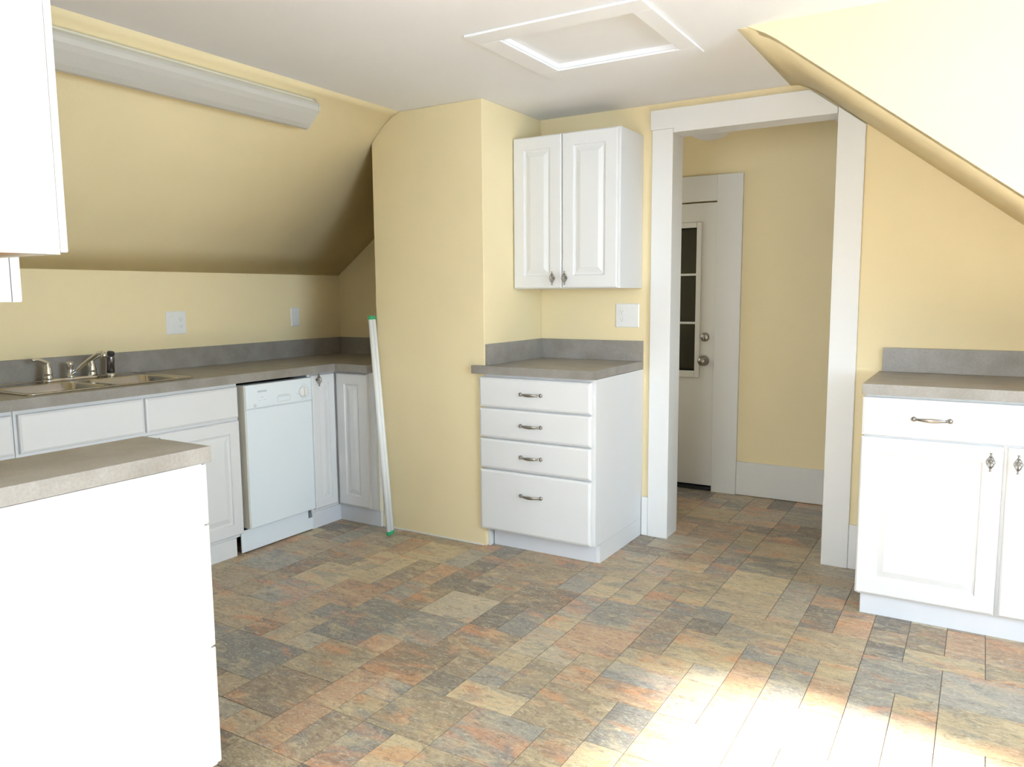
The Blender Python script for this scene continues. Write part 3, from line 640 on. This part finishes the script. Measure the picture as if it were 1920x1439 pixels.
# ------------------------------------------------------------------ wall plates
def plate(name, fr, u0, u1, v0, v1, label, cat):
    uc_, vc_ = (u0+u1)/2, (v0+v1)/2
    r = thing(name, fr(uc_, v0, 0.0005), label, cat)
    obj('cover_plate', MB().nested(fr, [(u0, u1, v0, v1, 0.003), (u0+0.004, u1-0.004, v0+0.004, v1-0.004, 0.006)], 0.0004), M['plastic'], r)
    return r
def screws(fr, r, pts):
    for u, v in pts:
        c = fr(u, v, 0.0055); nn = Vector(fr(u, v, 1))-Vector(fr(u, v, 0)); obj('screw', MB().lathe([(0.0032, 0), (0.0028, 0.0012), (0.0, 0.0014)], c, nn, 10), M['plastic'], r)
def receptacle(fr, r, u, v):
    f = MB(); P = []
    nn = Vector(fr(u, v, 1))-Vector(fr(u, v, 0))
    f.nested(fr, [(u-0.015, u+0.015, v-0.0145, v+0.0145, 0.0072), (u-0.0135, u+0.0135, v-0.013, v+0.013, 0.0082)], 0.0055)
    fo = obj('socket', f, M['plastic'], r, 0.002)
    s = MB(); s.nested(fr, [(u-0.0072, u-0.0052, v-0.003, v+0.006, 0.0086)], 0.008); s.nested(fr, [(u+0.0052, u+0.0072, v-0.002, v+0.005, 0.0086)], 0.008)
    s.lathe([(0.0026, 0.0), (0.0026, 0.0006)], fr(u, v-0.0085, 0.0081), nn, 10)
    obj('slots', s, M['grey'], fo)
fl = FE(XL)
p1 = plate('outlet_plate', fl, 2.487, 2.603, 1.067, 1.185, 'wide white plate with a switch and a socket above the left counter', 'outlet')
f_ = MB().nested(fl, [(2.503, 2.536, 1.092, 1.160, 0.0072), (2.505, 2.534, 1.094, 1.158, 0.009)], 0.0055); obj('rocker_switch', f_, M['plastic'], p1)
f_ = MB().nested(fl, [(2.552, 2.585, 1.092, 1.160, 0.0070), (2.554, 2.583, 1.094, 1.158, 0.0078)], 0.0055); so_ = obj('socket', f_, M['plastic'], p1)
s_ = MB()
for v in (1.144, 1.109):
    for a in (-0.0065, 0.0055): s_.nested(fl, [(2.5685+a, 2.5705+a, v-0.003, v+0.005, 0.0084)], 0.0076)
    s_.lathe([(0.0024, 0), (0.0024, 0.0007)], fl(2.569, v-0.009, 0.0077), (1, 0, 0), 10)
obj('slots', s_, M['grey'], so_)
screws(fl, p1, [(2.5195, 1.176), (2.5195, 1.076), (2.5685, 1.176), (2.5685, 1.076)])
p2 = plate('switch_plate', fl, 3.328, 3.398, 1.076, 1.190, 'narrow white single switch plate near the left wall corner', 'switch')
f_ = MB().nested(fl, [(3.357, 3.369, 1.120, 1.146, 0.0068)], 0.0055); obj('toggle_slot', f_, M['plastic'], p2)
obj('toggle', MB().nested(fl, [(3.3595, 3.3665, 1.129, 1.137, 0.014), (3.3605, 3.3655, 1.134, 1.140, 0.020)], 0.0060), M['plastic'], p2)
screws(fl, p2, [(3.363, 1.166), (3.363, 1.100)])
fb = FS(YB)
p3 = plate('outlet_plate', fb, -1.642, -1.512, 1.086, 1.208, 'wide white socket plate between small counter and doorway casing', 'outlet')
receptacle(fb, p3, -1.606, 1.167); receptacle(fb, p3, -1.606, 1.128)
screws(fb, p3, [(-1.606, 1.1475), (-1.549, 1.188), (-1.549, 1.106)])

# ------------------------------------------------------------------ floor tiles
G = 0.1218; X0T, Y0T = -1.640, 1.388
PAL = {'C': (206, 186, 146), 'O': (194, 154, 122), 'G': (132, 134, 134), 'B': (140, 122, 104), 'T': (172, 154, 126), 'D': (108, 102, 98), 'L': (188, 178, 158), 'S': (156, 155, 150)}
man = [(3,5,8,10,'O'), (3,5,10,12,'S'), (5,6,9,12,'B'), (3,4,7,8,'L'), (4,5,6,8,'T'), (3,4,5,7,'T'), (2,3,6,7,'C'), (2,3,5,6,'S'), (2,3,7,9,'L'), (2,3,9,10,'C'),
 (1,2,8,10,'G'), (5,7,7,8,'S'), (5,7,8,9,'C'), (7,8,8,9,'L'), (5,7,6,7,'O'), (7,8,6,7,'S'), (7,8,7,8,'C'), (4,6,4,6,'T'), (6,7,4,6,'G'), (2,4,4,5,'C'), (1,2,4,5,'D'),
 (1,3,2,4,'T'), (0,1,2,3,'C'), (-3,-1,3,5,'T'), (0,1,0,2,'B'), (1,2,0,2,'G'), (2,3,0,2,'C'), (3,5,2,4,'S'), (5,6,2,4,'T'), (6,7,2,4,'C'), (10,11,10,11,'C'), (11,12,12,13,'D'),
 (12,14,12,13,'C'), (11,13,10,12,'S'), (13,15,10,12,'S'), (10,11,8,10,'O'), (11,12,8,10,'S'), (12,13,9,10,'C'), (9,10,8,11,'S'), (8,9,8,10,'O'), (9,11,11,13,'T'), (11,12,13,14,'B'),
 (12,13,13,14,'B'), (13,14,13,15,'O'), (14,15,13,15,'O'), (7,9,11,13,'T'), (9,10,13,14,'D'), (13,15,8,10,'C'), (-1,0,2,4,'O'), (-3,-1,1,3,'B'), (-1,0,0,2,'O'), (-1,1,4,6,'B'), (0,2,6,8,'B'), (1,2,5,6,'B'),
 (-2,0,6,8,'G'), (0,1,3,4,'S'), (6,8,9,11,'C'), (8,9,10,11,'G'), (5,7,12,13,'G'), (3,4,12,13,'C'), (0,2,10,12,'B'), (2,3,10,12,'S'), (7,9,4,6,'C'), (7,9,2,4,'T'), (8,9,6,8,'O'), (9,11,6,8,'C'), (9,10,4,6,'C'), (10,12,4,6,'T')]
imin, imax, jmin, jmax = -16, 26, -26, 28
occ = {}
tiles = []
def free(i0, i1, j0, j1): return all((i, j) not in occ for i in range(i0, i1) for j in range(j0, j1))
for (i0, i1, j0, j1, c) in man:
    if free(i0, i1, j0, j1):
        for i in range(i0, i1):
            for j in range(j0, j1): occ[i, j] = 1
        tiles.append((i0, i1, j0, j1, c))
rng = random.Random(11)
sizes = [(2, 2)]*5 + [(1, 1)]*3 + [(2, 1)]*4 + [(1, 2)]*4 + [(3, 2)]*2 + [(2, 3)]*1 + [(3, 1)]*1
for j in range(jmin, jmax):
    for i in range(imin, imax):
        if (i, j) in occ: continue
        op = sizes[:]; rng.shuffle(op)
        for a, b in op + [(1, 1)]:
            if i+a <= imax and j+b <= jmax and free(i, i+a, j, j+b):
                for p in range(i, i+a):
                    for q in range(j, j+b): occ[p, q] = 1
                tiles.append((i, i+a, j, j+b, rng.choice('CCOGBBTTTTDLLSS'))); break
def in_view(x, y):
    p = Vector((x, y, -CAM_Z)); z = p.dot(fw)
    if z < 0.3: return None
    u, v = 960+F_PX*p.dot(rt)/z, 719.5-F_PX*p.dot(up)/z
    return z if (-40 < u < 1960 and -20 < v < 1480) else None
def hidden(x, y):
    return (x < XF) or (XC0-0.1 < x < -1.53 and y > 3.24 and y < YB+T) or (x > -0.34 and y > 3.26) or (y > YB-0.02 and (x < DX0-0.3 or x > DX1+0.12)) or (y > YH) or (x < -1.60 and y < 1.16)
rank = []
for t in tiles:
    cx, cy = X0T+(t[0]+t[1])/2*G, Y0T+(t[2]+t[3])/2*G
    z = None if hidden(cx, cy) else in_view(cx, cy)
    rank.append((z if z else 1e3+abs(cx)+abs(cy), t))
rank.sort(key=lambda q: q[0])
cache = {}
def tint(c, r):
    k = 0.94+0.12*r.random(); b0 = [v*0.68+m*0.32 for v, m in zip(PAL[c], (164, 148, 126))]; j = r.uniform(-3, 3); b = [min(255, v*k+j) for v in b0]
    return srgb(*b)
gap = 0.0011
def tile_geo(w, h, x, y):
    e = 0.0008
    v = [(x+gap, y+gap, -0.0017), (x+w-gap, y+gap, -0.0017), (x+w-gap, y+h-gap, -0.0017), (x+gap, y+h-gap, -0.0017),
         (x+gap, y+gap, -0.0006), (x+w-gap, y+gap, -0.0006), (x+w-gap, y+h-gap, -0.0006), (x+gap, y+h-gap, -0.0006),
         (x+gap+e, y+gap+e, 0), (x+w-gap-e, y+gap+e, 0), (x+w-gap-e, y+h-gap-e, 0), (x+gap+e, y+h-gap-e, 0)]
    f = [(8, 9, 10, 11)] + [(i, (i+1) % 4, (i+1) % 4+4, i+4) for i in range(4)] + [(i+4, (i+1) % 4+4, (i+1) % 4+8, i+8) for i in range(4)]
    return v, f
rest_v, rest_f, rest_c = [], [], []
NT = 0
for z, (i0, i1, j0, j1, c) in rank:
    w, h = (i1-i0)*G, (j1-j0)*G; x, y = X0T+i0*G, Y0T+j0*G
    col = tint(c, rng)
    if z < 999 and NT < 299:
        key = (i1-i0, j1-j0)
        if key not in cache:
            v, f = tile_geo(w, h, 0, 0); me = bpy.data.meshes.new('tile'); me.from_pydata(v, [], f); me.materials.append(M['tile']); cache[key] = me
        o = bpy.data.objects.new('tile', cache[key]); COL.objects.link(o); o.parent = floor
        o.location = Vector((x, y, 0))-ORI['floor']; o.color = col; NT += 1
    else:
        if x < XL-0.1 or x > XR or y+h > YH+0.2 or y < YR-0.2: continue
        v, f = tile_geo(w, h, x, y); k = len(rest_v); rest_v += v; rest_f += [tuple(q+k for q in g) for g in f]; rest_c += [col]*len(f)
me = bpy.data.meshes.new('tile_field'); me.from_pydata([tuple(Vector(v)-ORI['floor']) for v in rest_v], [], rest_f)
at = me.color_attributes.new('tint', 'FLOAT_COLOR', 'CORNER')
k = 0
for p, c in zip(me.polygons, rest_c):
    for li in p.loop_indices: at.data[li].color = c
me.materials.append(M['tilefar'])
o = bpy.data.objects.new('tile_field', me); COL.objects.link(o); o.parent = floor; o['kind'] = 'stuff'
